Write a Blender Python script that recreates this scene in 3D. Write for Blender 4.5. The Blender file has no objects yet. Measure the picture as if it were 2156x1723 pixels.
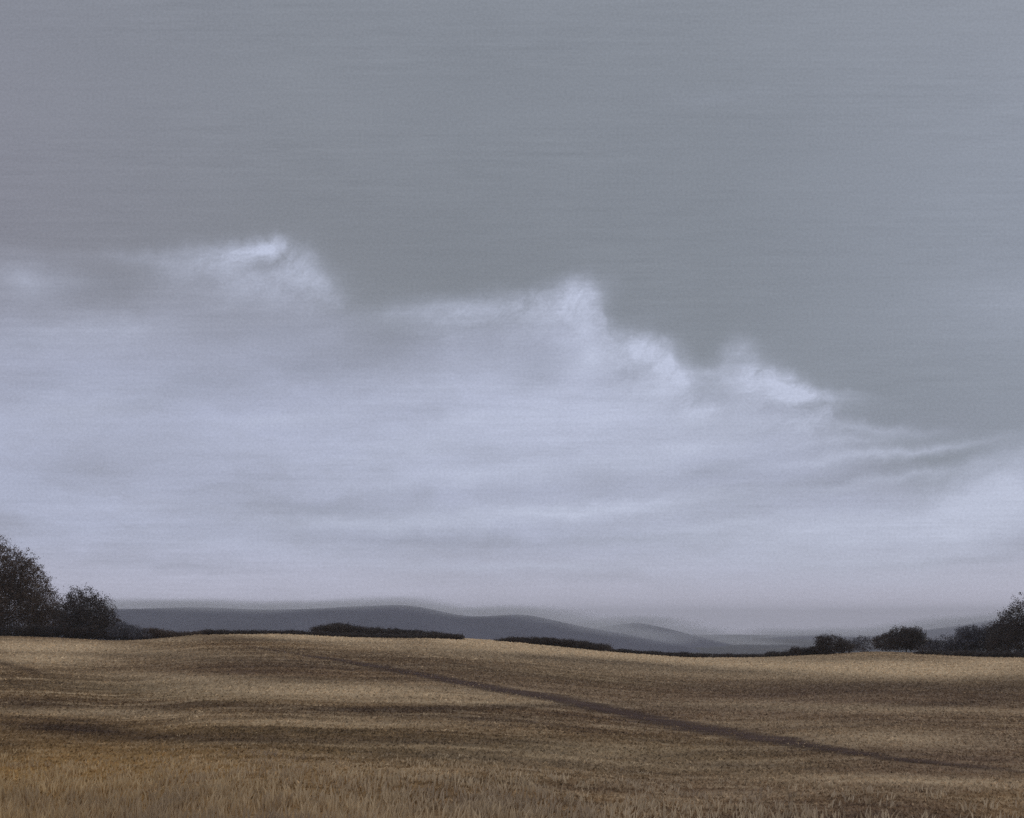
import bpy, math, random
import numpy as np
from mathutils import Vector

S = bpy.context.scene
COL = S.collection
rng = np.random.default_rng(7)
random.seed(7)
PI = math.pi

# ------------------------------------------------------------------ camera
# reading units: a picture 2156 wide, 1723 high; F is the focal length in those units, HZ the row of eye level
F, HZ, EYE = 2312.0, 1314.0, 2.6
cam = bpy.data.cameras.new('camera'); camo = bpy.data.objects.new('camera', cam); COL.objects.link(camo)
cam.sensor_fit = 'HORIZONTAL'; cam.sensor_width = 36.0
cam.lens = 36.0 * F / 2156.0
cam.shift_x = 0.0
cam.shift_y = (HZ - 1723 / 2) / 2156.0
cam.clip_start = 0.1; cam.clip_end = 40000
camo.location = (0, 0, EYE); camo.rotation_euler = (math.radians(90), 0, 0)
S.camera = camo

# ------------------------------------------------------------------ exposure
S.view_settings.view_transform = 'Standard'; S.view_settings.look = 'None'
S.view_settings.exposure = 0.0; S.view_settings.gamma = 1.0
S.cycles.use_denoising = False
S.cycles.max_bounces = 12; S.cycles.diffuse_bounces = 3; S.cycles.glossy_bounces = 2
S.cycles.transparent_max_bounces = 12; S.cycles.volume_bounces = 9
S.cycles.sample_clamp_indirect = 1.5; S.cycles.volume_step_rate = 1.0; S.cycles.volume_max_steps = 256

def lin(r, g, b, k=1.0):
    f = lambda c: ((c / 255 + 0.055) / 1.055) ** 2.4 if c > 10.3 else c / 255 / 12.92
    return (f(r) * k, f(g) * k, f(b) * k, 1.0)

class NT:
    """small helper to write node trees"""
    def __init__(s, tree): s.t = tree; s.n = tree.nodes; s.l = tree.links
    def node(s, kind, **kw):
        n = s.n.new(kind)
        for k, v in kw.items(): setattr(n, k, v)
        return n
    def put(s, sock, v):
        if isinstance(v, bpy.types.NodeSocket): s.l.new(v, sock)
        elif v is not None: sock.default_value = v
    def math(s, op, a, b=None, c=None, clamp=False):
        n = s.node('ShaderNodeMath', operation=op, use_clamp=clamp)
        for i, v in enumerate((a, b, c)): s.put(n.inputs[i], v)
        return n.outputs[0]
    def vmath(s, op, a, b=None, c=None):
        n = s.node('ShaderNodeVectorMath', operation=op)
        for i, v in enumerate((a, b, c)): s.put(n.inputs[i], v)
        return n.outputs[0]
    def comb(s, x, y, z=0.0):
        n = s.node('ShaderNodeCombineXYZ')
        for i, v in enumerate((x, y, z)): s.put(n.inputs[i], v)
        return n.outputs[0]
    def noise(s, vec, scale, detail=2, rough=0.5, dist=0.0, color=False):
        n = s.node('ShaderNodeTexNoise')
        s.put(n.inputs['Vector'], vec); n.inputs['Scale'].default_value = scale
        n.inputs['Detail'].default_value = detail; n.inputs['Roughness'].default_value = rough
        n.inputs['Distortion'].default_value = dist
        return n.outputs['Color' if color else 'Fac']
    def mix(s, f, a, b, blend='MIX'):
        n = s.node('ShaderNodeMix', data_type='RGBA', blend_type=blend)
        s.put(n.inputs[0], f); s.put(n.inputs[6], a); s.put(n.inputs[7], b)
        return n.outputs[2]
    def ramp(s, f, stops, interp='LINEAR'):
        n = s.node('ShaderNodeValToRGB'); r = n.color_ramp; r.interpolation = interp
        while len(r.elements) < len(stops): r.elements.new(0.5)
        for e, (p, c) in zip(r.elements, stops):
            e.position = p; e.color = c if isinstance(c, tuple) else (c, c, c, 1)
        s.put(n.inputs[0], f); return n.outputs[0]
    def rng(s, v, a, b, c=0.0, d=1.0, smooth=False):
        n = s.node('ShaderNodeMapRange', interpolation_type='SMOOTHSTEP' if smooth else 'LINEAR')
        for i, x in enumerate((v, a, b, c, d)): s.put(n.inputs[i], x)
        return n.outputs[0]
    def curve(s, v, pts):
        n = s.node('ShaderNodeFloatCurve'); c = n.mapping.curves[0]
        n.mapping.use_clip = False
        while len(c.points) < len(pts): c.points.new(0.5, 0.5)
        for p, (x, y) in zip(c.points, pts): p.location = (x, y); p.handle_type = 'AUTO'
        n.mapping.update(); s.put(n.inputs['Value'], v); return n.outputs[0]

# ------------------------------------------------------------------ sky (world), everything in azimuth / elevation
SUN_EL, SUN_AZ = math.radians(42), math.radians(38)      # azimuth clockwise from +Y
def azel(x, y):
    u = (x - 1078) / F; v = (HZ - y) / F
    return math.atan(u), math.atan(v / math.sqrt(1 + u * u))

W = bpy.data.worlds.new('World'); S.world = W; W.use_nodes = True
W.node_tree.nodes.clear(); w = NT(W.node_tree)
tc = w.node('ShaderNodeTexCoord').outputs['Generated']
sep = w.node('ShaderNodeSeparateXYZ'); w.put(sep.inputs[0], tc)
az = w.math('ARCTAN2', sep.outputs[0], sep.outputs[1])
el = w.math('ARCSINE', sep.outputs[2])
base = w.comb(az, el)
# wind-blown warping: large billows, small curls
n1 = w.vmath('SUBTRACT', w.noise(tc, 7.0, 3, 0.55, color=True), (0.5, 0.5, 0.5))
n2 = w.vmath('SUBTRACT', w.noise(tc, 42.0, 3, 0.65, color=True), (0.5, 0.5, 0.5))
warp = w.vmath('ADD', w.vmath('MULTIPLY', n1, (0.055, 0.022, 0)), w.vmath('MULTIPLY', n2, (0.022, 0.014, 0)))
wp = w.vmath('ADD', base, warp)
ws = w.node('ShaderNodeSeparateXYZ'); w.put(ws.inputs[0], wp)
# cloud bank: upper edge as a curve of azimuth
edge = [(-200, 600), (0, 590), (90, 640), (200, 620), (330, 560), (450, 520), (540, 500), (600, 512), (650, 550), (705, 600), (800, 655), (900, 650),
        (1010, 628), (1120, 606), (1215, 596), (1262, 640), (1275, 705), (1330, 712), (1400, 732), (1455, 790), (1500, 800), (1545, 765),
        (1600, 770), (1650, 800), (1760, 850), (1880, 925), (2000, 985), (2080, 975), (2156, 960), (2350, 940)]
A0, A1 = -0.55, 0.55
pts = [((azel(x, y)[0] - A0) / (A1 - A0), azel(x, y)[1]) for x, y in edge]
eh = w.curve(w.rng(ws.outputs[0], A0, A1), pts)
d = w.math('SUBTRACT', eh, ws.outputs[1])                # >0 inside the bank, radians below its edge
bank = w.rng(d, -0.010, 0.05, smooth=True)
deep_edge = [(-200, 640), (0, 650), (120, 650), (250, 690), (400, 710), (600, 690), (800, 740), (950, 700), (1100, 680), (1215, 640), (1270, 720), (1400, 775), (1500, 850),
             (1640, 840), (1760, 930), (1900, 1000), (1990, 1030), (2080, 985), (2156, 970), (2350, 950)]
pts2 = [((azel(x, y)[0] - A0) / (A1 - A0), azel(x, y)[1]) for x, y in deep_edge]
d2 = w.math('SUBTRACT', w.curve(w.rng(ws.outputs[0], A0, A1), pts2), ws.outputs[1])
mott = w.noise(w.vmath('MULTIPLY', wp, (5.5, 15.0, 1)), 1.0, 7, 0.66, 0.4)
deep = w.math('MULTIPLY', w.rng(d2, -0.035, 0.075, smooth=True), w.rng(mott, 0.34, 0.60, 0.42, 1.08))
top = w.ramp(w.rng(az, -0.45, 0.45), [(0.0, lin(133, 134, 145)), (0.28, lin(130, 134, 142)), (0.45, lin(127, 132, 140)), (0.7, lin(129, 135, 144)), (1.0, lin(139, 146, 159))])
hi = w.rng(el, 0.34, 0.52)
top = w.mix(w.math('MULTIPLY', hi, 0.5), top, lin(139, 145, 155))
skyc = w.mix(w.math('MULTIPLY', bank, 0.50), top, lin(165, 169, 188))
skyc = w.mix(w.math('MULTIPLY', deep, 0.92), skyc, lin(177, 183, 207))
low = w.rng(el, 0.0, 0.085, 1.0, 0.0, smooth=True)
skyc = w.mix(w.math('MULTIPLY', low, 0.9), skyc, lin(206, 206, 227))
# local billows and thin places: x, y, rx, ry, tilt, strength (+ bright, - grey)
BL = [(1860, 905, 150, 14, -3, .3), (1950, 945, 200, 14, 5, .35), (1800, 930, 160, 14, 3, .3), (1930, 1000, 200, 18, 8, .35), (1500, 1110, 420, 30, 3, .4), (1800, 1180, 420, 26, 0, .35), (350, 830, 170, 44, 12, -.22), (640, 770, 140, 34, 6, -.2), (120, 800, 120, 40, 10, -.15), (250, 700, 120, 40, 8, .25), (1240, 760, 55, 45, 30, .45), (1385, 832, 95, 30, 6, .38), (850, 665, 170, 36, 6, .28), (560, 605, 170, 50, 0, .28), (1120, 690, 60, 30, 20, .3), (1500, 870, 120, 24, 10, .4), (1020, 880, 220, 30, 8, .3), (1130, 800, 65, 46, 30, -.38), (1300, 790, 60, 24, -10, -.32), (1470, 858, 80, 16, 10, -.34), (1540, 850, 50, 30, 20, -.25), (1350, 960, 90, 22, 12, -.2), (1460, 1000, 70, 24, 0, -.28),
      (548, 520, 60, 24, 8, .75), (440, 548, 170, 40, 14, .33), (655, 575, 62, 40, -30, .33), (300, 545, 150, 20, 5, .15),
      (1190, 632, 95, 45, 10, .55), (1215, 700, 70, 70, -60, .42), (1000, 660, 150, 45, 8, .32), (1330, 735, 90, 42, -12, .50),
      (1405, 775, 75, 50, -25, .55), (1440, 800, 60, 36, -35, .35), (1500, 790, 50, 30, 0, .3), (1565, 745, 40, 40, 0, .30), (1640, 822, 90, 36, -18, .75), (1700, 835, 120, 16, -4, .4), (1560, 790, 80, 55, 10, .38),
      (1740, 845, 130, 22, -6, .25), (1200, 800, 240, 110, 10, .30), (1290, 880, 360, 70, 5, .45), (900, 830, 330, 70, 8, .28),
      (1000, 1000, 360, 34, 5, .55), (1180, 1075, 520, 34, 3, .80), (1430, 950, 300, 60, 4, .60), (900, 940, 380, 60, 5, .35), (1750, 1110, 420, 40, 4, .35), (760, 1100, 300, 26, 0, .3), (1790, 962, 230, 20, 6, .42),
      (2090, 1060, 190, 90, 25, 1.0), (1780, 1140, 520, 62, 4, .50), (1650, 895, 240, 30, -4, .25), (1850, 1215, 420, 30, 0, .25),
      (1080, 1190, 420, 16, -1, .42), (560, 1150, 420, 30, -2, .20), (600, 880, 200, 22, 8, .30), (180, 860, 260, 70, 12, .30), (100, 700, 170, 50, 10, .22),
      (60, 590, 130, 60, 0, .32), (430, 930, 380, 60, 5, .18), (250, 1060, 380, 70, 0, .12),
      (800, 960, 250, 50, 4, .12), (2156, 640, 240, 100, 0, .12), (1500, 205, 160, 20, 2, .05),
      (170, 600, 190, 40, 4, -.18), (60, 720, 70, 24, 5, -.25), (380, 800, 260, 50, 4, -.15), (790, 760, 240, 50, 5, -.15), (1445, 812, 70, 14, 3, -.30), (1120, 770, 90, 60, 20, -.20),
      (1640, 905, 190, 20, 8, -.32), (1900, 905, 260, 60, 5, -.14), (1780, 1012, 280, 30, 8, -.40), (1540, 990, 150, 30, 6, -.25),
      (700, 1075, 220, 26, -4, -.32), (1400, 1130, 460, 14, 1, -.30), (900, 1135, 300, 20, -1, -.22), (1960, 1180, 260, 18, 2, -.30),
      (1250, 1215, 330, 20, -1, -.15), (380, 1190, 260, 22, -3, -.22), (2120, 1140, 90, 60, 10, -.2), (1990, 900, 330, 70, 0, -.15),
      (620, 700, 330, 40, 4, -.12), (110, 1010, 160, 60, 10, -.15)]
pos = neg = None
for (x, y, rx, ry, tilt, k) in BL:
    a, e = azel(x, y); sx = 1.55 * rx / F * math.cos(a); sy = 1.55 * ry / F * math.cos(a)
    m = w.node('ShaderNodeMapping', vector_type='TEXTURE')
    w.put(m.inputs['Vector'], wp)
    m.inputs['Location'].default_value = (a, e, 0); m.inputs['Rotation'].default_value = (0, 0, math.radians(tilt)); m.inputs['Scale'].default_value = (sx, sy, 1)
    g = w.node('ShaderNodeTexGradient', gradient_type='QUADRATIC_SPHERE'); w.put(g.inputs[0], m.outputs[0])
    if k > 0: pos = w.math('MULTIPLY_ADD', g.outputs['Fac'], k * 1.5, pos if pos is not None else 0.0)
    else: neg = w.math('MULTIPLY_ADD', g.outputs['Fac'], -k * 1.5, neg if neg is not None else 0.0)
bw = w.vmath('ADD', base, w.vmath('MULTIPLY', n1, (0.055, 0.022, 0)))
streak = w.noise(w.vmath('MULTIPLY', bw, (5.0, 75.0, 1)), 1.0, 4, 0.62)
curl = w.noise(w.vmath('MULTIPLY', wp, (28.0, 44.0, 1)), 1.0, 5, 0.65)
wdir = w.node('ShaderNodeVectorRotate', rotation_type='Z_AXIS'); w.put(wdir.inputs['Vector'], wp); wdir.inputs['Angle'].default_value = -0.5
wisp = w.noise(w.vmath('MULTIPLY', wdir.outputs[0], (34.0, 62.0, 1)), 1.0, 6, 0.72, 0.5)
tex = w.math('ADD', w.math('MULTIPLY', streak, 0.7), w.math('MULTIPLY', w.math('ADD', curl, wisp), 0.5))       # about 0.8 on average
pos = w.math('MULTIPLY', pos, tex, clamp=True)
neg = w.math('MULTIPLY', neg, w.math('ADD', streak, 0.5), clamp=True)
rimk = w.curve(w.rng(ws.outputs[0], A0, A1), [((azel(x, 800)[0] - A0) / (A1 - A0), k) for x, k in
              [(-200, 0), (250, 0.05), (420, 0.3), (540, 0.9), (640, 0.7), (700, 0.4), (780, 0.05), (880, 0.15), (1000, 0.5), (1120, 0.6), (1220, 0.9), (1270, 0.7), (1340, 0.9), (1440, 0.9), (1500, 0.25), (1580, 0.8), (1660, 1.0), (1760, 0.5), (1880, 0.15), (2050, 0.3), (2300, 0.2)]])
rim = w.math('MULTIPLY', w.rng(d, -0.010, 0.010, smooth=True), w.rng(d, 0.004, 0.075, 1.0, 0.0, smooth=True))
rim = w.math('MULTIPLY', w.math('MULTIPLY', rim, rimk, clamp=True), w.rng(wisp, 0.40, 0.70, 0.0, 0.62), clamp=True)
pos = w.math('ADD', pos, rim, clamp=True)
skyc = w.mix(neg, skyc, lin(137, 142, 157))
skyc = w.mix(pos, skyc, lin(193, 200, 222))
# thin streaks across everything and a fine grain
ay = w.math('MAXIMUM', w.math('ABSOLUTE', sep.outputs[1]), 0.25)
flat = w.comb(w.math('DIVIDE', sep.outputs[0], ay), w.math('DIVIDE', sep.outputs[2], ay))
grain = w.noise(w.vmath('MULTIPLY', flat, (400.0, 480.0, 1)), 1.0, 1, 0.5)
brush = w.noise(w.vmath('MULTIPLY', flat, (6.0, 230.0, 1)), 1.0, 4, 0.7)
bamp = w.rng(w.noise(w.vmath('MULTIPLY', flat, (2.5, 9.0, 1)), 1.0, 2, 0.5), 0.35, 0.65, 0.25, 1.1)
brush2 = w.noise(w.vmath('MULTIPLY', flat, (16.0, 120.0, 1)), 1.0, 3, 0.7)
fine = w.math('ADD', w.math('MULTIPLY', w.rng(w.math('MULTIPLY_ADD', brush2, 0.5, w.math('MULTIPLY', brush, 0.6)), 0.25, 0.85, -0.13, 0.13), bamp), w.rng(grain, 0.2, 0.8, -0.08, 0.08))
soft = w.noise(w.vmath('MULTIPLY', base, (3.5, 9.0, 1)), 1.0, 3, 0.5)
fine = w.math('ADD', fine, w.rng(soft, 0.25, 0.75, 0.95, 1.05))
skyc = w.vmath('SCALE', skyc); skn = skyc.node; w.put(skn.inputs['Scale'], fine)
# below the horizon the world is plain dull light
below = w.rng(el, -0.06, -0.01)
skyc = w.mix(below, lin(120, 118, 120), skyc)
sky = w.node('ShaderNodeTexSky', sky_type='NISHITA'); sky.sun_disc = False
sky.sun_elevation = SUN_EL; sky.sun_rotation = SUN_AZ
WS = 0.1
cl = w.vmath('SCALE', skyc); w.put(cl.node.inputs['Scale'], 1.0 / WS)
mixed = w.mix(0.96, sky.outputs[0], cl)
bg = w.node('ShaderNodeBackground'); w.put(bg.inputs[0], mixed); bg.inputs[1].default_value = WS
out = w.node('ShaderNodeOutputWorld'); w.put(out.inputs['Surface'], bg.outputs[0])
W.cycles.sampling_method = 'MANUAL'; W.cycles.sample_map_resolution = 512

# ------------------------------------------------------------------ sun behind thick cloud
sun = bpy.data.lights.new('sun', 'SUN'); sun.energy = 0.8; sun.angle = math.radians(14); sun.color = (1.0, 0.95, 0.88)
suno = bpy.data.objects.new('sun', sun); COL.objects.link(suno)
dirv = Vector((math.sin(SUN_AZ) * math.cos(SUN_EL), math.cos(SUN_AZ) * math.cos(SUN_EL), math.sin(SUN_EL)))
suno.rotation_euler = dirv.to_track_quat('Z', 'Y').to_euler(); suno.location = (40, 40, 60)

# ------------------------------------------------------------------ shape of the land
DC = 170.0
CREST = [(-900, 1345), (0, 1339), (110, 1342), (230, 1349), (330, 1345), (430, 1334), (600, 1332), (750, 1339), (930, 1341), (1100, 1352),
         (1300, 1373), (1450, 1384), (1600, 1384), (1750, 1377), (1850, 1372), (1950, 1376), (2050, 1382), (2156, 1384), (3000, 1386)]
_cu = np.array([(x - 1078) / F for x, _ in CREST]); _cv = np.array([(HZ - y) / F for _, y in CREST])
_caz = np.arctan(_cu)
_fa = np.linspace(-PI, PI, 4001); _fv = np.interp(_fa, _caz, _cv)
_k = np.exp(-0.5 * (np.arange(-12, 13) / 5.0) ** 2); _k /= _k.sum()
_fv = np.convolve(np.pad(_fv, 12, mode='edge'), _k, 'valid')
VALLEY = -70.0

_ph = rng.uniform(0, 6.28, 24); _fx = rng.normal(0, 1, 24); _fy = rng.normal(0, 1, 24)
def bumps(x, y):
    z = 0
    for i in range(24):
        s = 0.06 + 0.03 * (i % 6)
        z = z + np.sin(x * _fx[i] * s + y * _fy[i] * s + _ph[i]) / (1 + i % 6)
    return z / 6
def smooth(t):
    t = np.clip(t, 0, 1); return t * t * (3 - 2 * t)
def height(x, y):
    x = np.asarray(x, float); y = np.asarray(y, float)
    r = np.hypot(x, y); a = np.arctan2(x, y)
    vc = np.interp(a, _fa, _fv) * np.cos(np.clip(a, -1.2, 1.2))
    zc = EYE + vc * DC
    t = r / DC
    z = zc * t
    over = np.maximum(r - DC, 0)
    z = np.where(r > DC, zc, z) - 14 * smooth(over / 110)
    z = z + (VALLEY + 14 - zc) * smooth((over - 60) / 900)
    amp = 0.03 * smooth((r - 8) / 30) * (1 - 0.75 * smooth((r - 60) / 90)) + 3.0 * smooth((r - 600) / 2000)
    return z + amp * bumps(x, y)
def ray(x, y): return (x - 1078) / F, (HZ - y) / F
def hit(x, y):
    """where a sight line meets the field: depth Y"""
    u, v = ray(x, y); Y = np.geomspace(6, 176, 2400)
    g = height(u * Y, Y) - (EYE + v * Y)
    i = int(np.argmax(g > 0)) if (g > 0).any() else len(Y) - 1
    return float(Y[i])

# ------------------------------------------------------------------ mesh helpers
def link(name, me, mat=None, parent=None, smoothf=False):
    o = bpy.data.objects.new(name, me); COL.objects.link(o)
    if mat: me.materials.append(mat)
    if parent: o.parent = parent
    if smoothf: me.polygons.foreach_set('use_smooth', [True] * len(me.polygons))
    return o
def tag(o, label=None, cat=None, group=None, kind=None):
    for k, v in (('label', label), ('category', cat), ('group', group), ('kind', kind)):
        if v: o[k] = v
    return o
def empty(name, loc):
    o = bpy.data.objects.new(name, None); COL.objects.link(o); o.location = loc; o.empty_display_size = 0.5; return o
def np_mesh(name, verts, faces, n):
    """verts (V,3), faces (N,n) -> mesh"""
    me = bpy.data.meshes.new(name); verts = np.asarray(verts, np.float32); faces = np.asarray(faces, np.int32)
    me.vertices.add(len(verts)); me.vertices.foreach_set('co', verts.ravel())
    me.loops.add(faces.size); me.loops.foreach_set('vertex_index', faces.ravel())
    me.polygons.add(len(faces)); me.polygons.foreach_set('loop_start', np.arange(0, faces.size, n, dtype=np.int32))
    me.polygons.foreach_set('loop_total', np.full(len(faces), n, np.int32))
    me.update(calc_edges=True); me.validate(); return me
def fattr(me, name, vals, dom='POINT'):
    a = me.attributes.new(name, 'FLOAT', dom); a.data.foreach_set('value', np.asarray(vals, np.float32))
def new_mat(name):
    m = bpy.data.materials.new(name); m.use_nodes = True; m.node_tree.nodes.clear(); t = NT(m.node_tree)
    b = t.node('ShaderNodeBsdfPrincipled'); o = t.node('ShaderNodeOutputMaterial'); t.put(o.inputs[0], b.outputs[0])
    return m, t, b, o
def attr(t, name):
    return t.node('ShaderNodeAttribute', attribute_name=name).outputs['Fac']
def pos_of(t): return t.node('ShaderNodeNewGeometry').outputs['Position']

# ------------------------------------------------------------------ field
def field_material():
    m, t, b, o = new_mat('field_soil_and_stubble')
    P = pos_of(t)
    # own colours of the field: straw, turned soil (also one painted shadow), ochre grass, mauve-brown soil
    straw, soil, ochre, mauve, green = (attr(t, n) for n in ('straw', 'soil', 'ochre', 'mauve', 'green'))
    n_big = t.noise(t.vmath('MULTIPLY', P, (0.35, 1, 1)), 0.07, 8, 0.74)
    n_mid = t.noise(t.vmath('MULTIPLY', P, (0.22, 1, 1)), 0.55, 8, 0.72)
    n_fine = t.noise(t.vmath('MULTIPLY', P, (0.6, 1, 1)), 7.0, 4, 0.7)
    c = t.mix(t.rng(n_big, 0.40, 0.60), FC['base_dark'], FC['base'])
    wob = t.math('MULTIPLY', t.math('SUBTRACT', t.noise(t.vmath('MULTIPLY', P, (0.13, 1, 1)), 0.5, 8, 0.85), 0.5), 2.2)
    def m_(a, col, c, k=1.0):
        f = t.math('MULTIPLY', a, k)
        # ragged edge: noise matters where the mask is half
        f = t.math('ADD', f, t.math('MULTIPLY', wob, t.math('MULTIPLY', a, 1.4)), clamp=True)
        return t.mix(f, c, col)
    # brushed-looking rows of stubble and soil, from broad to fine
    tot = None
    for sc_, kk in ((0.10, 0.8), (0.35, 1.1), (1.1, 1.3), (3.5, 1.5), (11.0, 1.2)):
        q = t.math('SUBTRACT', t.noise(t.vmath('MULTIPLY', P, (0.13, 1, 1)), sc_, 5, 0.75), 0.5)
        tot = t.math('MULTIPLY', q, kk) if tot is None else t.math('MULTIPLY_ADD', q, kk, tot)
    c = t.mix(t.rng(tot, -0.26, 0.0, 0.82, 0.0), c, FC['soil'])
    c = t.mix(t.rng(tot, 0.02, 0.28, 0.0, 0.75), c, FC['straw'])
    c = m_(green, FC['green'], c); c = m_(ochre, FC['ochre'], c); c = m_(mauve, FC['mauve'], c)
    c = m_(straw, FC['straw'], c, 1.45); c = m_(soil, FC['soil'], c, 0.88)
    f = t.math('ADD', t.rng(n_fine, 0.25, 0.75, 0.74, 1.26), 0.0)
    cs = t.vmath('SCALE', c); t.put(cs.node.inputs['Scale'], t.math('MULTIPLY', f, attr(t, 'gain')))
    t.put(b.inputs['Base Color'], cs); b.inputs['Roughness'].default_value = 0.9
    b.inputs['Specular IOR Level'].default_value = 0.15
    bp = t.node('ShaderNodeBump'); bp.inputs['Strength'].default_value = 0.5; bp.inputs['Distance'].default_value = 0.06
    t.put(bp.inputs['Height'], t.noise(P, 5.0, 6, 0.7)); t.put(b.inputs['Normal'], bp.outputs[0])
    return m
FC = dict(base=(0.325, 0.198, 0.092, 1), base_dark=(0.190, 0.115, 0.055, 1), straw=(0.68, 0.505, 0.305, 1), soil=(0.070, 0.042, 0.028, 1),
          ochre=(0.42, 0.255, 0.100, 1), mauve=(0.205, 0.132, 0.088, 1), green=(0.165, 0.124, 0.062, 1))

# patches on the field: x, y, rx, ry (reading units), strength, tilt (rise per unit x)
PATCH = dict(
    straw=[(1050, 1352, 130, 9, .9, .04), (1330, 1385, 340, 13, .9, .05), (1650, 1402, 300, 15, .95, .015), (1900, 1412, 260, 13, .7, 0), (2080, 1398, 140, 14, .6, 0),
           (640, 1340, 190, 7, .75, .05), (840, 1362, 130, 6, .5, .05), (90, 1362, 150, 10, .7, .02), (250, 1372, 200, 10, .35, .03), (110, 1385, 120, 14, .5, 0),
           (700, 1455, 300, 13, .5, .02), (420, 1430, 200, 8, .35, .05), (1000, 1478, 260, 6, .4, .02), (200, 1500, 180, 7, .35, .02), (700, 1520, 260, 7, .25, .01),
           (1750, 1490, 300, 7, .35, .02), (1880, 1555, 150, 14, .35, .03), (1650, 1525, 180, 7, .2, 0), (1500, 1420, 180, 5, .3, .03), (1950, 1645, 240, 8, .4, .03),
           (1200, 1590, 220, 20, .22, .0), (380, 1345, 80, 5, .4, -.04), (1850, 1368, 110, 4, .5, 0), (1500, 1610, 160, 10, .15, 0), (900, 1570, 160, 6, .18, .02)],
    soil=[(1250, 1392, 260, 6, .65, .07), (1500, 1412, 210, 6, .55, .035), (980, 1400, 60, 3, .5, .15), (900, 1390, 240, 7, .30, .06),
          (500, 1388, 230, 9, .42, .03), (560, 1402, 200, 7, .35, .01), (60, 1477, 110, 7, .60, .02), (330, 1482, 230, 7, .45, .02), (760, 1495, 200, 5, .55, .01),
          (1000, 1490, 260, 5, .65, -.02), (880, 1508, 300, 5, .45, .03), (1250, 1500, 200, 4, .3, -.03), (150, 1536, 120, 10, .95, .06), (380, 1555, 260, 9, .60, .02), (620, 1556, 240, 6, .35, .0),  # the strongest patch here is the shadow of a dip, painted in soil colour
          (860, 1560, 260, 5, .5, .01), (1000, 1585, 130, 5, .35, .0), (1060, 1600, 260, 5, .3, .03), (1540, 1610, 90, 6, .55, .02), (1420, 1590, 150, 3, .3, -.05),
          (1700, 1455, 330, 6, .28, .0), (1600, 1490, 280, 5, .3, .0), (1990, 1482, 150, 6, .45, -.04), (1840, 1440, 180, 4, .3, 0), (2100, 1455, 90, 24, .32, -.1), (25, 1402, 60, 4, .6, .25),
          (470, 1345, 120, 5, .4, .02), (1730, 1388, 150, 6, .35, .0), (1060, 1650, 180, 8, .35, .05), (20, 1570, 30, 20, .4, 0), (700, 1430, 260, 5, .25, .01), (1560, 1570, 300, 5, .2, .05)],
    ochre=[(160, 1630, 330, 55, .85, .0), (520, 1690, 420, 50, .55, .0), (560, 1632, 300, 22, .5, .04), (300, 1585, 240, 14, .35, .0), (150, 1700, 300, 40, .8, 0), (30, 1560, 80, 30, .4, 0), (1100, 1700, 300, 30, .25, 0), (2120, 1690, 90, 40, .4, 0)],
    mauve=[(1750, 1470, 420, 50, .55, .02), (2000, 1600, 260, 60, .55, 0), (1150, 1445, 380, 26, .4, .1), (1800, 1695, 420, 45, .35, 0), (900, 1700, 260, 30, .25, 0), (560, 1410, 240, 22, .35, 0), (1350, 1500, 260, 30, .3, 0), (1500, 1660, 300, 40, .3, 0)],
    green=[(1150, 1580, 460, 24, .4, .02), (400, 1450, 260, 18, .35, .03), (1250, 1430, 300, 12, .35, .05), (1480, 1615, 300, 24, .3, .0), (700, 1545, 300, 20, .25, 0), (1900, 1440, 320, 16, .35, 0), (2000, 1650, 200, 24, .2, 0)])
TRACK = [(480, 1357, 2), (560, 1367, 2.5), (640, 1380, 3), (720, 1392, 4.5), (800, 1406, 6), (880, 1420, 7), (960, 1436, 8), (1040, 1451, 8.5), (1120, 1464, 9), (1200, 1478, 11), (1290, 1499, 13),
         (1380, 1518, 14), (1470, 1534, 14), (1560, 1549, 13), (1650, 1562, 12), (1740, 1577, 10), (1830, 1591, 7), (1920, 1603, 6), (2010, 1613, 5), (2110, 1622, 5), (2220, 1632, 4)]

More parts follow.
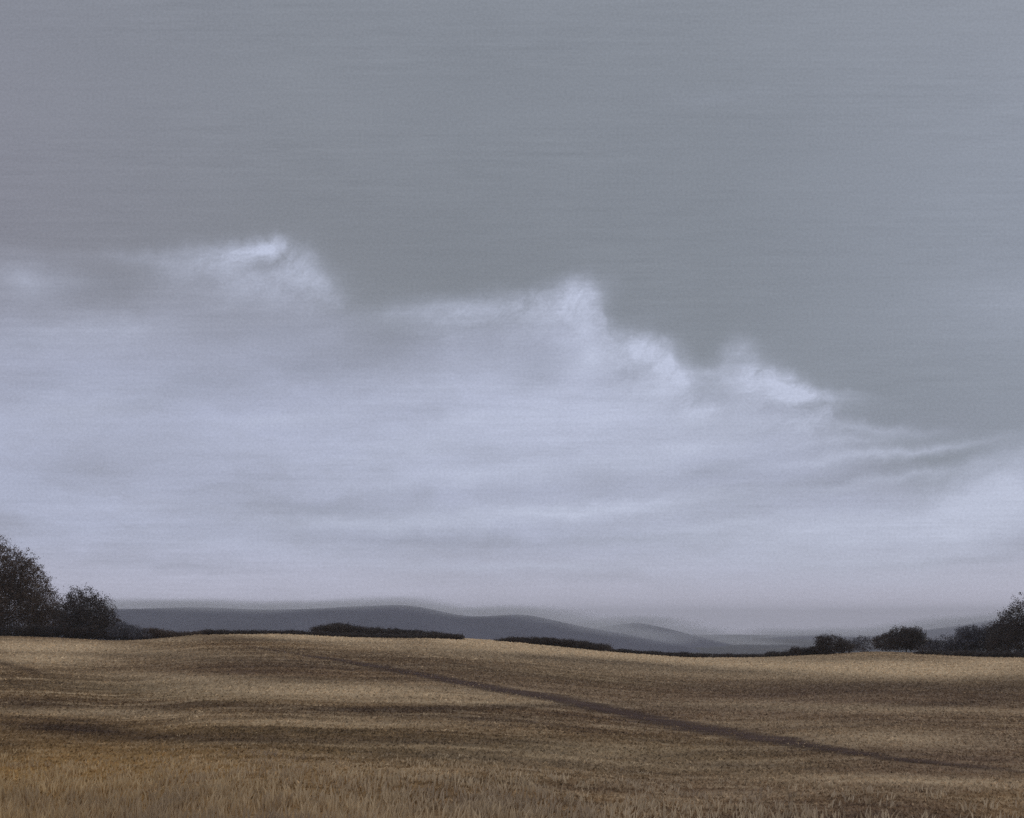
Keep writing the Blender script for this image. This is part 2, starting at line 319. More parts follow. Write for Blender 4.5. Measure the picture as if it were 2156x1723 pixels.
def paint(me, V, gain):
    yy = np.maximum(V[:, 1], 0.5); px = 1078 + F * V[:, 0] / yy; py = HZ - F * (V[:, 2] - EYE) / yy
    ok = (np.hypot(V[:, 0], V[:, 1]) < 200) & (V[:, 1] > 3)
    for name, L in PATCH.items():
        a = np.zeros(len(V))
        for (x, y, rx, ry, k, tl) in L:
            dx = (px - x) / rx; dy = (py - y - tl * (px - x)) / ry; g = dx ** 2 + dy ** 2
            a = np.maximum(a, k * np.exp(-0.55 * g)) + 0.15 * k * np.exp(-0.5 * g)
        fattr(me, name, np.clip(np.where(ok, a, 0), 0, 1))
    fattr(me, 'gain', gain)
def build_field():
    az = np.unique(np.concatenate([np.linspace(-PI, -0.55, 60), np.linspace(-0.55, 0.55, 760), np.linspace(0.55, PI, 60)]))[:-1]
    rr = np.concatenate([np.array([1.5, 3, 5]), np.geomspace(7, 165, 330), np.arange(166, 200, 1.0), np.geomspace(202, 7600, 130)])
    NA, NR = len(az), len(rr)
    A, R = np.meshgrid(az, rr); X = R * np.sin(A); Y = R * np.cos(A); Z = height(X, Y)
    V = np.stack([X.ravel(), Y.ravel(), Z.ravel()], 1)
    i = np.arange(NR - 1)[:, None]; j = np.arange(NA)[None, :]; j2 = (j + 1) % NA
    Q = np.stack([(i * NA + j), (i * NA + j2), ((i + 1) * NA + j2), ((i + 1) * NA + j)], -1).reshape(-1, 4)
    c = len(V); V = np.vstack([V, [0, 0, float(height(0.0, 0.01))]])
    T = np.stack([np.full(NA, c), (np.arange(NA) + 1) % NA, np.arange(NA), np.arange(NA)], 1)
    me = bpy.data.meshes.new('field'); 
    faces = Q[:, ::-1].tolist() + [[a, b, d] for a, b, d, _ in T[:, [0, 2, 1, 3]].tolist()]
    me.from_pydata(V.tolist(), [], faces); me.update()
    # colour patches live on the land as attributes
    paint(me, V, np.ones(len(V)))
    o = link('field', me, field_material(), smoothf=True)
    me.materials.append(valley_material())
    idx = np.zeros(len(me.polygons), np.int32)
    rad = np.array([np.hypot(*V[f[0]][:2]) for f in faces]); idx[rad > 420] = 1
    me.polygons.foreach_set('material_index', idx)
    # normals up
    if me.polygons[0].normal.z < 0: me.flip_normals()
    tag(o, kind='structure'); return o
def valley_material():
    m, t, b, o = new_mat('valley_woods_and_meadows')
    P = pos_of(t)
    n = t.noise(t.vmath('MULTIPLY', P, (1, 1, 0.2)), 0.004, 6, 0.6)
    t.put(b.inputs['Base Color'], t.ramp(n, [(0.4, (0.035, 0.036, 0.045, 1)), (0.52, (0.05, 0.05, 0.055, 1)), (0.62, (0.08, 0.076, 0.072, 1))]))  # woods and meadows, with the blue of haze put into the darker tones
    b.inputs['Roughness'].default_value = 1.0; b.inputs['Specular IOR Level'].default_value = 0.0
    return m
build_field()

# ------------------------------------------------------------------ track of bare earth
def track_material():
    m, t, b, o = new_mat('bare_track_earth')
    P = pos_of(t)
    n = t.noise(t.vmath('MULTIPLY', P, (0.4, 1, 1)), 1.6, 8, 0.72)
    t.put(b.inputs['Base Color'], t.ramp(n, [(0.3, (0.066, 0.038, 0.031, 1)), (0.55, (0.100, 0.060, 0.047, 1)), (0.75, (0.20, 0.135, 0.10, 1))]))
    b.inputs['Roughness'].default_value = 0.95; b.inputs['Specular IOR Level'].default_value = 0.1
    a = attr(t, 'edge')
    n2 = t.noise(t.vmath('MULTIPLY', P, (0.12, 1, 1)), 0.9, 8, 0.85)
    t.put(b.inputs['Alpha'], t.rng(t.math('ADD', a, t.math('MULTIPLY', t.math('SUBTRACT', n2, 0.5), 2.6)), 0.20, 1.0))
    return m
def build_track():
    xs = np.array([p[0] for p in TRACK], float); ys = np.array([p[1] for p in TRACK], float); hs = np.array([p[2] for p in TRACK], float)
    X = np.linspace(xs[0], xs[-1], 260); NS = 9
    V = []; E = []
    for x in X:
        yc = np.interp(x, xs, ys); h = np.interp(x, xs, hs) * 1.2
        ya, yb = hit(x, yc - h), hit(x, yc + h); u = (x - 1078) / F
        endf = min(1, (x - X[0]) / 300, (X[-1] - x) / 560)
        for k in range(NS):
            q = k / (NS - 1); Yd = ya ** (1 - q) * yb ** q
            V.append((u * Yd, Yd, float(height(u * Yd, Yd)) + 0.02)); E.append((1 - abs(2 * q - 1)) ** 0.7 * (0.42 + 0.58 * max(0, endf)))
    N = len(X)
    Fc = [[i * NS + k, i * NS + k + 1, (i + 1) * NS + k + 1, (i + 1) * NS + k] for i in range(N - 1) for k in range(NS - 1)]
    me = np_mesh('track', V, Fc, 4); fattr(me, 'edge', E)
    if me.polygons[0].normal.z < 0: me.flip_normals()
    tag(link('track', me, track_material(), smoothf=True), kind='structure')
build_track()

# ------------------------------------------------------------------ far hills
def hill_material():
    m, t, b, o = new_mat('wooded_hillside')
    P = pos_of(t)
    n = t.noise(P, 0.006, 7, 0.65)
    t.put(b.inputs['Base Color'], t.ramp(n, [(0.38, (0.036, 0.040, 0.082, 1)), (0.60, (0.064, 0.068, 0.115, 1))]))  # distance haze painted in: the woods' colour is shifted to blue-violet
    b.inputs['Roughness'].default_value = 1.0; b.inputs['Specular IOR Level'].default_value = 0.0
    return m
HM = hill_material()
def hills(name, prof, D, wid, seed):
    xs = np.array([p[0] for p in prof], float); ys = np.array([p[1] for p in prof], float)
    U = np.linspace((xs[0] - 1078) / F, (xs[-1] - 1078) / F, 420); T = np.linspace(-1, 1, 41)
    px = 1078 + F * U; py = np.interp(px, xs, ys)
    k = np.exp(-0.5 * (np.arange(-8, 9) / 3.5) ** 2); k /= k.sum(); py = np.convolve(np.pad(py, 8, mode='edge'), k, 'valid')
    r = np.random.default_rng(seed)
    V = []
    ztop = EYE + (HZ - py) / F * D
    g = np.exp(-0.5 * (T / 0.36) ** 2); g = (g - g[0]) / (1 - g[0])
    f1 = sum(np.sin(U * D / L + r.uniform(0, 6)) * L * 0.010 for L in (25, 45, 90, 170))
    for i, u in enumerate(U):
        w_ = wid * (1 + 0.25 * math.sin(u * 14 + seed) + 0.1 * math.sin(u * 53))
        for q, t in enumerate(T):
            Y = D + t * w_
            base = VALLEY - 6
            z = base + (ztop[i] - base) * g[q] + (f1[i] * g[q] + 2.2 * math.sin(Y / 37 + u * 90) * g[q] * (1 - g[q]) * 3)
            V.append((u * Y * (1 + 0) if False else u * (D + t * w_ * 1.0), Y, z))
    n = len(T)
    Fc = [[i * n + q, (i + 1) * n + q, (i + 1) * n + q + 1, i * n + q + 1] for i in range(len(U) - 1) for q in range(n - 1)]
    me = np_mesh(name, V, Fc, 4)
    if me.polygons[len(me.polygons) // 2].normal.z < 0: me.flip_normals()
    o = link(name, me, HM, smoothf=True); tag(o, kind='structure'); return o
RIDGES = []
_p = [(-1500, 1385), (-1000, 1330), (-500, 1300), (-100, 1288), (200, 1284), (300, 1280), (420, 1278), (520, 1282), (640, 1283), (720, 1279), (800, 1276), (860, 1276), (920, 1286), (975, 1299),
                (1020, 1298), (1080, 1292), (1120, 1294), (1170, 1305), (1220, 1318), (1300, 1332), (1400, 1352), (1500, 1376), (1620, 1400)]
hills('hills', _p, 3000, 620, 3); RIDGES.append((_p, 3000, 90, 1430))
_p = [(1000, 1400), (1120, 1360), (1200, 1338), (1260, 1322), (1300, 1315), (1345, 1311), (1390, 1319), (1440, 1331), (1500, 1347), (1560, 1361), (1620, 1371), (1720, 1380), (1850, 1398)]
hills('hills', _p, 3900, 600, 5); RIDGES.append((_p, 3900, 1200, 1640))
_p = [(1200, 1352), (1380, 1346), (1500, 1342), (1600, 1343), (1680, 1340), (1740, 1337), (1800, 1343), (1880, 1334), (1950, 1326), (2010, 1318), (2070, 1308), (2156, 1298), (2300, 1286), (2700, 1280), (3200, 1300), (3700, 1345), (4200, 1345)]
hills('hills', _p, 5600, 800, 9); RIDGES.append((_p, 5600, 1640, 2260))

# ------------------------------------------------------------------ foliage
def leaf_material(name, dark, light, cool):
    m, t, b, o = new_mat(name)
    a = attr(t, 'shade')
    c = t.mix(t.rng(a, 0.0, 0.8), dark, light)
    c = t.mix(t.rng(a, 0.86, 1.0), c, cool)
    t.put(b.inputs['Base Color'], c); b.inputs['Roughness'].default_value = 0.55
    b.inputs['Specular IOR Level'].default_value = 0.3
    return m
def bark_material():
    m, t, b, o = new_mat('dark_bark')
    P = pos_of(t); n = t.noise(t.vmath('MULTIPLY', P, (6, 6, 1)), 1.5, 6, 0.7)
    t.put(b.inputs['Base Color'], t.ramp(n, [(0.3, (0.018, 0.014, 0.012, 1)), (0.7, (0.06, 0.048, 0.04, 1))]))
    b.inputs['Roughness'].default_value = 0.9
    bp = t.node('ShaderNodeBump'); bp.inputs['Strength'].default_value = 0.7; bp.inputs['Distance'].default_value = 0.05
    t.put(bp.inputs['Height'], n); t.put(b.inputs['Normal'], bp.outputs[0]); return m
BARK = bark_material()
LEAF = leaf_material('dark_leaf', (0.050, 0.038, 0.034, 1), (0.095, 0.074, 0.066, 1), (0.18, 0.17, 0.19, 1))
LEAF_BROWN = leaf_material('brown_leaf', (0.085, 0.060, 0.045, 1), (0.175, 0.122, 0.092, 1), (0.20, 0.17, 0.15, 1))
LEAF_GREY = leaf_material('grey_green_leaf', (0.065, 0.062, 0.072, 1), (0.15, 0.145, 0.17, 1), (0.34, 0.36, 0.43, 1))

def leaves(centres, radii, per, size, r, squash=0.85):
    """leaf clumps: centres (N,3), radii (N,), 'per' leaves each -> verts, faces, shade"""
    N = len(centres); M = N * per
    off = r.normal(0, 0.5, (N, per, 3)); off[..., 2] *= squash
    P = (centres[:, None, :] + off * radii[:, None, None]).reshape(M, 3)
    d1 = r.normal(0, 1, (M, 3)); d1 /= np.linalg.norm(d1, axis=1, keepdims=True)
    d2 = np.cross(d1, r.normal(0, 1, (M, 3))); d2 /= np.linalg.norm(d2, axis=1, keepdims=True)
    s = (size * r.uniform(0.6, 1.35, M))[:, None]
    V = np.stack([P - d1 * s * 0.6, P + d2 * s * 0.32, P + d1 * s * 0.6, P - d2 * s * 0.32], 1).reshape(-1, 3)
    Fc = np.arange(M * 4).reshape(M, 4)
    sh = np.clip(np.repeat(r.uniform(0, 1, N), per) * 0.55 + r.uniform(0, 1, M) * 0.5, 0, 1)
    return V, Fc, np.repeat(sh, 4)
def foliage_mesh(name, lobes, size, dens, r, clump=0.55, inner=0.35, fuzz=0.05):
    """lobes: (x,y,z,rx,ry,rz) in metres; clumps mostly towards the outside of each lobe"""
    Cs = []; Rs = []
    for (x, y, z, rx, ry, rz) in lobes:
        area = (rx * ry + ry * rz + rx * rz) / 3 * 4 * PI
        n = max(10, int(area * dens * 4.2 / (clump * clump)))
        dv = r.normal(0, 1, (n, 3)); dv /= np.linalg.norm(dv, axis=1, keepdims=True)
        rad = inner + (1 - inner) * r.uniform(0, 1, n) ** 0.6 + np.abs(r.normal(0, fuzz, n))
        wob = 1 + 0.10 * np.sin(dv[:, 0] * 5 + x) * np.cos(dv[:, 2] * 6 + z) + 0.06 * np.sin(dv[:, 1] * 11 + dv[:, 0] * 9)
        c = dv * (rad * wob)[:, None] * np.array([rx, ry, rz]) + np.array([x, y, z])
        c[:, 2] = np.maximum(c[:, 2], height(c[:, 0], c[:, 1]) + 0.15)
        Cs.append(c); Rs.append(clump * r.uniform(0.6, 1.4, n))
    V, Fc, sh = leaves(np.concatenate(Cs), np.concatenate(Rs), 22, size, r)
    return V, Fc, sh
def stems(paths):
    """tapered six-sided tubes; paths = list of [(point, radius), ...]"""
    V = []; Fc = []
    for path in paths:
        b0 = len(V); n = 6
        for i, (p, rad) in enumerate(path):
            p = Vector(p); q = Vector(path[min(i + 1, len(path) - 1)][0]); o = Vector(path[max(i - 1, 0)][0])
            d = (q - o).normalized(); a = d.orthogonal().normalized(); b = d.cross(a)
            for k in range(n):
                an = 2 * PI * k / n; V.append(p + (a * math.cos(an) + b * math.sin(an)) * rad)
            if i: Fc += [[b0 + (i - 1) * n + k, b0 + (i - 1) * n + (k + 1) % n, b0 + i * n + (k + 1) % n, b0 + i * n + k] for k in range(n)]
    return np.array([tuple(v) for v in V]), np.array(Fc)
def bough(a, b, r0, r1, r, n=5, bend=0.12):
    a = Vector(a); b = Vector(b); L = (b - a).length; path = []
    for i in range(n + 1):
        t = i / n; j = Vector(r.normal(0, 1, 3)) * L * bend * math.sin(PI * t) * 0.5
        path.append((a.lerp(b, t) + j, r0 * (1 - t) + r1 * t))
    return path
def plant(kind, lobes_px, D, label, cat, mat=None, size=0.2, dens=0.20, seed=1, group=None, depth=0.9, trunk=True, clump=0.55, base_x=None, inner=0.3, fuzz=0.10):
    """a tree, bush or hedge. lobes_px: (x, y, rx, ry) outlines read in the picture, stood at depth D on the ground"""
    r = np.random.default_rng(seed); k = D / F
    lobes = []
    if kind == 'hedge':
        lobes_px = list(lobes_px) + [(x + r.uniform(-.8, .8) * rx, y - ry * r.uniform(.1, .55), rx * r.uniform(.10, .3), ry * r.uniform(.5, .8)) for (x, y, rx, ry) in lobes_px for _ in range(4)]
    for i, (x, y, rx, ry) in enumerate(lobes_px):
        Y = D + r.uniform(-0.5, 0.5) * rx * k * 0.6
        u, v = ray(x, y); lobes.append((u * Y, Y, EYE + v * Y, rx * k, max(rx, ry) * k * depth if kind != 'hedge' else max(ry * k * 1.3, 1.0), ry * k))
    bx = base_x if base_x is not None else sum(l[0] * l[3] for l in lobes_px) / sum(l[3] for l in lobes_px) if False else (base_x if base_x is not None else float(np.mean([l[0] for l in lobes_px])))
    X0 = (bx - 1078) / F * D; z0 = float(height(X0, D))
    root = empty(kind, (X0, D, z0)); tag(root, label, cat, group)
    V, Fc, sh = foliage_mesh('crown', lobes, size * 0.85, dens, r, clump, inner, fuzz)
    V = V - np.array([X0, D, z0]); me = np_mesh('crown', V, Fc, 4); fattr(me, 'shade', sh)
    link({'tree': 'crown', 'oak_tree': 'crown'}.get(kind, 'leaves'), me, mat or LEAF, root)
    paths = []; groups = []
    if 'tree' in kind:
        ztop = max(l[2] for l in lobes); H = ztop - z0
        zb = z0 + 0.22 * H
        paths.append(bough((X0, D, z0 - 0.3), (X0 + 0.1, D, zb), 0.055 * H * 0.6, 0.042 * H * 0.6, r, 4, 0.03))
        for l in lobes:
            n = 3
            e0 = (l[0], l[1], l[2]); paths.append(bough((X0 + 0.1, D, zb - 0.1), e0, 0.024 * H * 0.6, 0.010 * H * 0.6, r))
            for q in range(n + 3):
                dv = r.normal(0, 1, 3); dv /= np.linalg.norm(dv); dv[2] = abs(dv[2]) * 0.8
                e1 = tuple(np.array(e0) + dv * np.array([l[3], l[4], l[5]]) * 0.9)
                paths.append(bough(e0, e1, 0.009 * H * 0.6, 0.03, r, 4))
                for s in range(3):
                    dv2 = dv + r.normal(0, 0.5, 3); e2 = tuple(np.array(e1) + dv2 * 0.22 * l[3]); paths.append(bough(e1, e2, 0.03, 0.012, r, 3))
        nm = 'trunk'
    else:
        for l in lobes:
            for q in range(max(4, int(l[3] / 0.7))):
                x = l[0] + r.uniform(-0.85, 0.85) * l[3]; y = l[1] + r.uniform(-0.5, 0.5) * l[4]; zg = float(height(x, y))
                h = max(0.4, l[2] + l[5] * 0.8 * math.sqrt(max(0.0, 1 - ((x - l[0]) / l[3]) ** 2)) - zg)
                pt = bough((x, y, zg - 0.1), (x + r.uniform(-.5, .5), y + r.uniform(-.4, .4), zg + h * r.uniform(.6, .85)), 0.05, 0.012, r, 4)
                groups.append([pt, bough(pt[1][0], tuple(np.array(pt[4][0]) + r.uniform(-.4, .4, 3)), 0.03, 0.01, r, 3)])
        for g in groups[:60]:
            V, Fc = stems(g); link('stem', np_mesh('stem', V - np.array([X0, D, z0]), Fc, 4), BARK, root, True)
        return root
    V, Fc = stems(paths); V = V - np.array([X0, D, z0])
    link(nm, np_mesh(nm, V, Fc, 4), BARK, root, True)
    return root

# left of the picture
plant('tree', [(-40, 1225, 78, 100), (30, 1205, 50, 52), (52, 1232, 48, 52), (20, 1290, 70, 60), (82, 1275, 48, 48), (100, 1305, 42, 38), (-90, 1300, 80, 60)], 165,
      'tallest dark tree, cut by the left edge of the picture', 'tree', LEAF_BROWN, seed=11, base_x=0, dens=0.22)
plant('tree', [(172, 1272, 36, 34), (150, 1296, 36, 32), (200, 1292, 38, 34), (222, 1312, 30, 26), (178, 1320, 62, 24)], 160,
      'rounded dark tree between the tallest tree and the open hills', 'tree', LEAF, seed=12, dens=0.24)
plant('hedge', [(20, 1331, 80, 12), (110, 1334, 80, 12), (200, 1337, 70, 12), (270, 1338, 50, 11)], 157, 'dark hedge along the foot of the two left trees', 'hedge', LEAF, seed=13, clump=0.4, size=0.16, dens=0.3)
plant('bush', [(255, 1327, 30, 16), (282, 1334, 30, 11)], 155, 'grey low bush at the right foot of the rounded dark tree', 'bush', LEAF_GREY, seed=14, clump=0.4, size=0.16)
plant('hedge', [(320, 1336, 50, 9), (372, 1340, 46, 7), (420, 1342, 40, 4)], 158, 'low brown hedge tapering off right of the left trees', 'hedge', LEAF_BROWN, seed=15, clump=0.35, size=0.15, dens=0.3)
# hedges on the crest in the middle
plant('hedge', [(460, 1332, 35, 2), (525, 1333, 40, 2.5), (590, 1337, 45, 4), (650, 1339, 50, 7), (720, 1343, 60, 9), (800, 1346, 60, 9), (870, 1345, 50, 6), (930, 1342, 50, 4)], 152,
      'long low black hedge under the wooded hump on the crest', 'hedge', LEAF, seed=16, clump=0.3, size=0.14, dens=0.4)
plant('bush', [(680, 1328, 24, 9), (712, 1324, 30, 10), (745, 1328, 26, 9)], 163, 'highest humped black bush at the left end of the crest thicket', 'bush', LEAF, seed=17, clump=0.32, size=0.14, dens=0.4)
plant('bush', [(785, 1331, 30, 8), (825, 1333, 28, 7)], 163, 'black bush in the middle of the crest thicket', 'bush', LEAF, seed=18, clump=0.3, size=0.14, dens=0.4)
plant('bush', [(865, 1335, 30, 7), (905, 1338, 30, 6)], 163, 'lowest black bush at the right end of the crest thicket', 'bush', LEAF, seed=19, clump=0.3, size=0.14, dens=0.4)
plant('hedge', [(1085, 1350, 40, 6), (1130, 1352, 50, 8), (1180, 1356, 40, 8)], 160, 'flat black hedge just right of the pale gap on the crest', 'hedge', LEAF, seed=20, clump=0.3, size=0.14, dens=0.4)
plant('bush', [(1222, 1358, 26, 7), (1258, 1363, 28, 6)], 160, 'small black bush at the right end of the flat hedge', 'bush', LEAF, seed=21, clump=0.3, size=0.13, dens=0.4)
plant('hedge', [(1310, 1373, 30, 3), (1350, 1377, 50, 3.5), (1420, 1381, 55, 4.5), (1490, 1384, 55, 5), (1560, 1385, 60, 4), (1630, 1384, 30, 4)], 163, 'thin dark hedge line on the lowest stretch of the crest', 'hedge', LEAF, seed=22, clump=0.25, size=0.13, dens=0.5)
# right of the picture
plant('hedge', [(1660, 1379, 50, 5), (1710, 1374, 45, 9)], 160, 'low dark hedge rising towards the small round bush', 'hedge', LEAF, seed=23, clump=0.3, size=0.14, dens=0.4)
plant('bush', [(1750, 1358, 30, 19), (1735, 1352, 18, 14), (1776, 1362, 20, 13)], 158, 'small round dark bush standing alone before the hills', 'bush', LEAF, seed=24, clump=0.35, size=0.15, dens=0.22)
plant('bush', [(1815, 1357, 26, 17), (1790, 1360, 20, 12)], 215, 'pale hazy bush behind and between the two dark ones', 'bush', LEAF_GREY, seed=25, clump=0.45, size=0.2, dens=0.12)
plant('tree', [(1905, 1345, 38, 22), (1872, 1352, 34, 18), (1935, 1357, 34, 14), (1918, 1335, 26, 14)], 165, 'dark broad crowned tree on the mound in the right part', 'tree', LEAF, seed=26, clump=0.4, size=0.17, dens=0.26)
plant('hedge', [(1985, 1364, 42, 14), (2020, 1356, 42, 20), (2060, 1350, 42, 26), (2095, 1345, 36, 30)], 160, 'speckled grey hedge climbing to the right hand tree', 'hedge', LEAF_GREY, seed=27, clump=0.45, size=0.18, dens=0.2)
plant('tree', [(2150, 1300, 34, 44), (2125, 1330, 38, 40), (2175, 1345, 50, 45), (2110, 1352, 36, 28)], 155, 'dark upright tree cut by the right edge of the picture', 'tree', LEAF, seed=28, base_x=2150, dens=0.22)
plant('hedge', [(1990, 1378, 60, 5), (2070, 1379, 60, 5), (2140, 1380, 50, 6)], 150, 'dark ground hedge under the speckled grey hedge', 'hedge', LEAF, seed=29, clump=0.3, size=0.14, dens=0.4)

# ------------------------------------------------------------------ grass
def grass_material():
    m, t, b, o = new_mat('dry_grass')
    a = attr(t, 'shade'); oc = attr(t, 'warm')
    P = pos_of(t); n = t.noise(P, 0.35, 4, 0.6)
    c = t.mix(a, (0.48, 0.37, 0.24, 1), (0.84, 0.69, 0.49, 1))
    c2 = t.mix(a, (0.52, 0.37, 0.19, 1), (0.86, 0.66, 0.38, 1))
    c = t.mix(oc, c, c2)
    c = t.mix(t.rng(n, 0.35, 0.55, 0.6, 0.0), c, (0.36, 0.275, 0.21, 1))
    tr = t.node('ShaderNodeBsdfTranslucent'); t.put(tr.inputs[0], c); mx = t.node('ShaderNodeMixShader'); mx.inputs[0].default_value = 0.55
    t.put(mx.inputs[1], b.outputs[0]); t.put(mx.inputs[2], tr.outputs[0]); t.put(o.inputs[0], mx.outputs[0])
    t.put(b.inputs['Base Color'], c); b.inputs['Roughness'].default_value = 0.7; b.inputs['Specular IOR Level'].default_value = 0.2
    return m
def build_stubble():
    r = np.random.default_rng(15); N = 70000
    Y = 15 * (168 / 15) ** r.uniform(0, 1, N); X = r.uniform(-0.53, 0.53, N) * Y
    k = np.hypot(X, Y) < 166; X, Y = X[k], Y[k]
    # none on the track
    gz = height(X, Y); px = 1078 + F * X / Y; py = HZ - F * (gz - EYE) / Y
    tx, ty, th = (np.array([p[i] for p in TRACK], float) for i in range(3))
    k = ~((px > tx[0]) & (px < tx[-1]) & (np.abs(py - np.interp(px, tx, ty)) < np.interp(px, tx, th) * 1.15 * r.uniform(0.4, 1.3, len(px)))); X, Y = X[k], Y[k]; n = len(X); per = 3
    sp = (0.04 + 0.004 * Y)[:, None]
    bx = X[:, None] + r.normal(0, 4.0, (n, per)) * sp; by = Y[:, None] + r.normal(0, 0.7, (n, per)) * sp; bz = height(bx, by) - 0.01
    h = (0.035 + 0.0006 * Y)[:, None] * r.uniform(0.5, 1.3, (n, per)); wd = (0.006 + 0.00085 * Y)[:, None] * r.uniform(0.6, 1.8, (n, per))
    fa = r.normal(0, 0.5, (n, per)); dx, dy = np.cos(fa) * wd, np.sin(fa) * wd; lx = r.normal(0, 0.6, (n, per)) * h; ly = r.uniform(0.2, 1.6, (n, per)) * h
    V = np.stack([np.stack([bx - dx, by - dy, bz], -1), np.stack([bx + dx, by + dy, bz], -1), np.stack([bx + lx + dx * .3, by + ly, bz + h], -1)], 2).reshape(-1, 3)
    me = np_mesh('stubble', V, np.arange(n * per * 3).reshape(-1, 3), 3)
    paint(me, V, np.repeat(np.clip(r.normal(1.42, 0.32, n * per), 0.5, 2.3), 3))
    tag(link('stubble', me, bpy.data.materials['field_soil_and_stubble']), 'short straw stubble scattered over the whole brown field', 'stubble', kind='stuff')
build_stubble()
def build_grass():
    r = np.random.default_rng(5)
    # tufts over the near field, thinning with distance
    NTF = 7500
    q = r.uniform(0, 1, NTF) ** 1.15; Y = 10.5 * (28 / 10.5) ** (q ** 1.2); u = r.uniform(-0.60, 0.60, NTF); X = u * Y
    keep = bumps(X * 2.2, Y * 2.2) + r.normal(0, 0.35, NTF) > 0.0 + 1.2 * smooth((Y - 13) / 14); X, Y = X[keep], Y[keep]; n = len(X); per = 11
    ang = r.uniform(0, 2 * PI, (n, per)); rad = np.abs(r.normal(0, 0.14, (n, per)))
    bx = X[:, None] + np.cos(ang) * rad; by = Y[:, None] + np.sin(ang) * rad; bz = height(bx, by) - 0.01
    hgt = (0.27 * np.clip((24 - Y) / 13, 0.14, 1))[:, None] * r.uniform(0.45, 1.35, (n, per)) * (1 + 0.4 * bumps(X * 1.3, Y * 1.3))[:, None]
    lean = r.normal(0, 0.22, (n, per, 2)) + r.normal(0, 0.10, (n, 1, 2)) + np.array([0.10, 0.0])
    wv = (0.0045 + 0.0005 * Y)[:, None] * r.uniform(0.7, 1.4, (n, per)); fa = r.uniform(0, PI, (n, per))
    dx, dy = np.cos(fa) * wv, np.sin(fa) * wv
    B0 = np.stack([bx - dx, by - dy, bz], -1); B1 = np.stack([bx + dx, by + dy, bz], -1)
    M = np.stack([bx + lean[..., 0] * hgt * .35, by + lean[..., 1] * hgt * .35, bz + hgt * .6], -1); dm = np.stack([dx, dy, 0 * dx], -1) * .75
    Tp = np.stack([bx + lean[..., 0] * hgt, by + lean[..., 1] * hgt, bz + hgt], -1)
    V = np.stack([B0, B1, M + dm, M - dm, Tp], 2).reshape(-1, 3); k = np.arange(n * per)[:, None] * 5
    T = np.concatenate([k + np.array([0, 1, 2]), k + np.array([0, 2, 3]), k + np.array([3, 2, 4])])
    me = np_mesh('grass', V, T, 3)
    sh = np.clip(r.uniform(0, 1, (n, 1)) * .6 + r.uniform(0, 1, (n, per)) * .45, 0, 1)
    warm = np.clip(1.0 - (X / Y + 0.5) * 1.7, 0.05, 1)[:, None] + 0 * sh
    fattr(me, 'shade', np.repeat(sh.ravel(), 5)); fattr(me, 'warm', np.repeat(warm.ravel(), 5))
    tag(link('grass', me, grass_material()), 'dry ochre grass growing over the nearest strip of the field', 'grass', kind='stuff')
build_grass()

MIST = 0.0027
# ------------------------------------------------------------------ haze over the whole land
def box(name, x0, x1, y0, y1, z0, z1, mat):
    V = [(x, y, z) for z in (z0, z1) for y in (y0, y1) for x in (x0, x1)]
    me = np_mesh(name, V, [[0, 2, 3, 1], [4, 5, 7, 6], [0, 1, 5, 4], [2, 6, 7, 3], [0, 4, 6, 2], [1, 3, 7, 5]], 4)
    return link(name, me, mat)
def vol_material(name, color, dens, aniso=0.0):
    m = bpy.data.materials.new(name); m.use_nodes = True; m.node_tree.nodes.clear(); t = NT(m.node_tree)
    v = t.node('ShaderNodeVolumePrincipled'); v.inputs['Color'].default_value = color; v.inputs['Density'].default_value = dens
    v.inputs['Anisotropy'].default_value = aniso
    o = t.node('ShaderNodeOutputMaterial'); t.put(o.inputs['Volume'], v.outputs[0]); return m, t, v
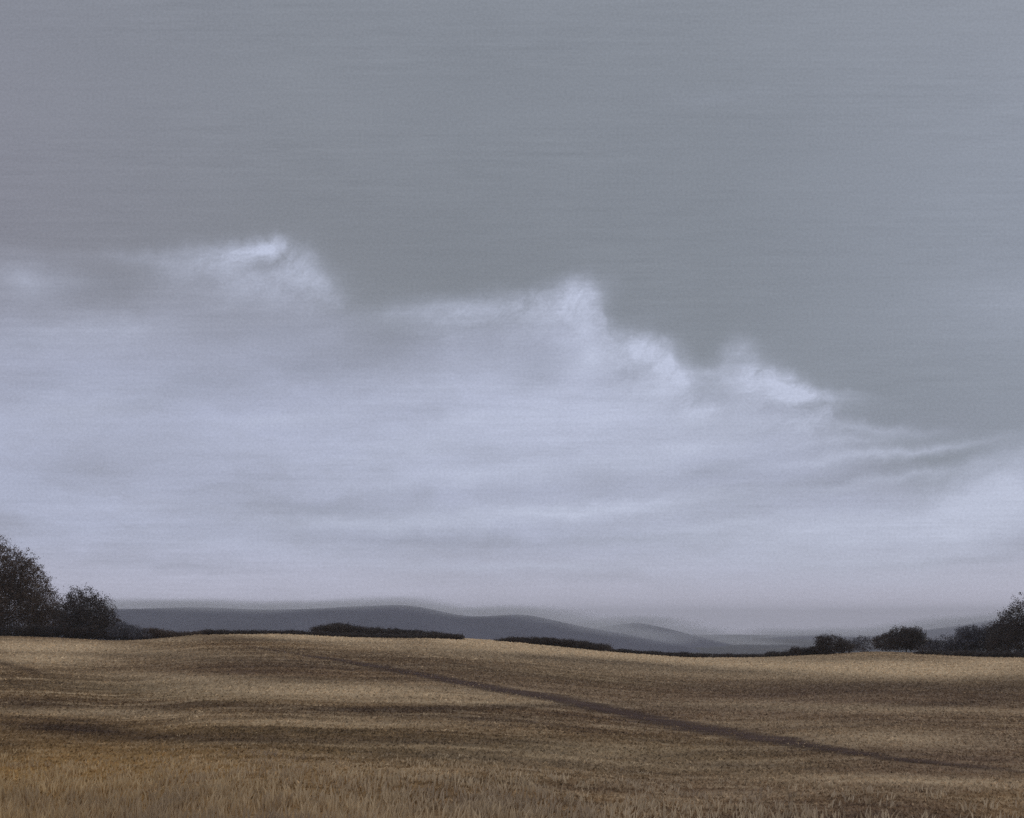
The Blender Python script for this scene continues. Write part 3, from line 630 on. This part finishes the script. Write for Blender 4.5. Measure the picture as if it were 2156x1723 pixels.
# mist resting on the tops of the far hills
mm, mt, mv = vol_material('hill_mist', (1.0, 1.0, 1.0, 1), 0.005)
_o = mt.node('ShaderNodeTexCoord').outputs['Object']
_l = mt.node('ShaderNodeVectorMath', operation='LENGTH'); mt.put(_l.inputs[0], _o)
_f = mt.math('SUBTRACT', 1.0, mt.math('MULTIPLY', _l.outputs['Value'], _l.outputs['Value']), clamp=True)
mt.put(mv.inputs['Density'], mt.math('MULTIPLY', mt.math('POWER', _f, 1.5), MIST))
def ball(name, seg=20, rings=12):
    V = [(0, 0, 1)] + [(math.sin(PI * i / rings) * math.cos(2 * PI * j / seg), math.sin(PI * i / rings) * math.sin(2 * PI * j / seg), math.cos(PI * i / rings)) for i in range(1, rings) for j in range(seg)] + [(0, 0, -1)]
    Fc = [[0, 1 + j, 1 + (j + 1) % seg] for j in range(seg)]
    Fc += [[1 + i * seg + j, 1 + (i + 1) * seg + j, 1 + (i + 1) * seg + (j + 1) % seg, 1 + i * seg + (j + 1) % seg] for i in range(rings - 2) for j in range(seg)]
    e = len(V) - 1; Fc += [[e, e - seg + (j + 1) % seg, e - seg + j] for j in range(seg)]
    me = bpy.data.meshes.new(name); me.from_pydata(V, [], Fc); me.materials.append(mm); return me
_ball = ball('mist')
puffs = []
_r = np.random.default_rng(33)
for prof, D, a_, b_ in RIDGES:
    for x in np.arange(a_, b_, 48.0):
        y = float(np.interp(x, [p[0] for p in prof], [p[1] for p in prof]))
        puffs.append((x + _r.uniform(-12, 12), y - 3 + _r.uniform(-4, 3), _r.uniform(85, 130), _r.uniform(13, 21), D - 30))
for (x, y, rx, ry, D) in puffs:
    u, v = ray(x, y); k = D / F
    o = bpy.data.objects.new('mist', _ball); COL.objects.link(o); o.location = (u * D, D, EYE + v * D); o.scale = (rx * k, 280, ry * k)
    tag(o, kind='stuff')
hm, _, _ = vol_material('valley_haze', (0.96, 0.96, 1.0, 1), 1.7e-4)
tag(box('haze', -7800, 7800, -7800, 7800, VALLEY - 9, 100, hm), kind='stuff')
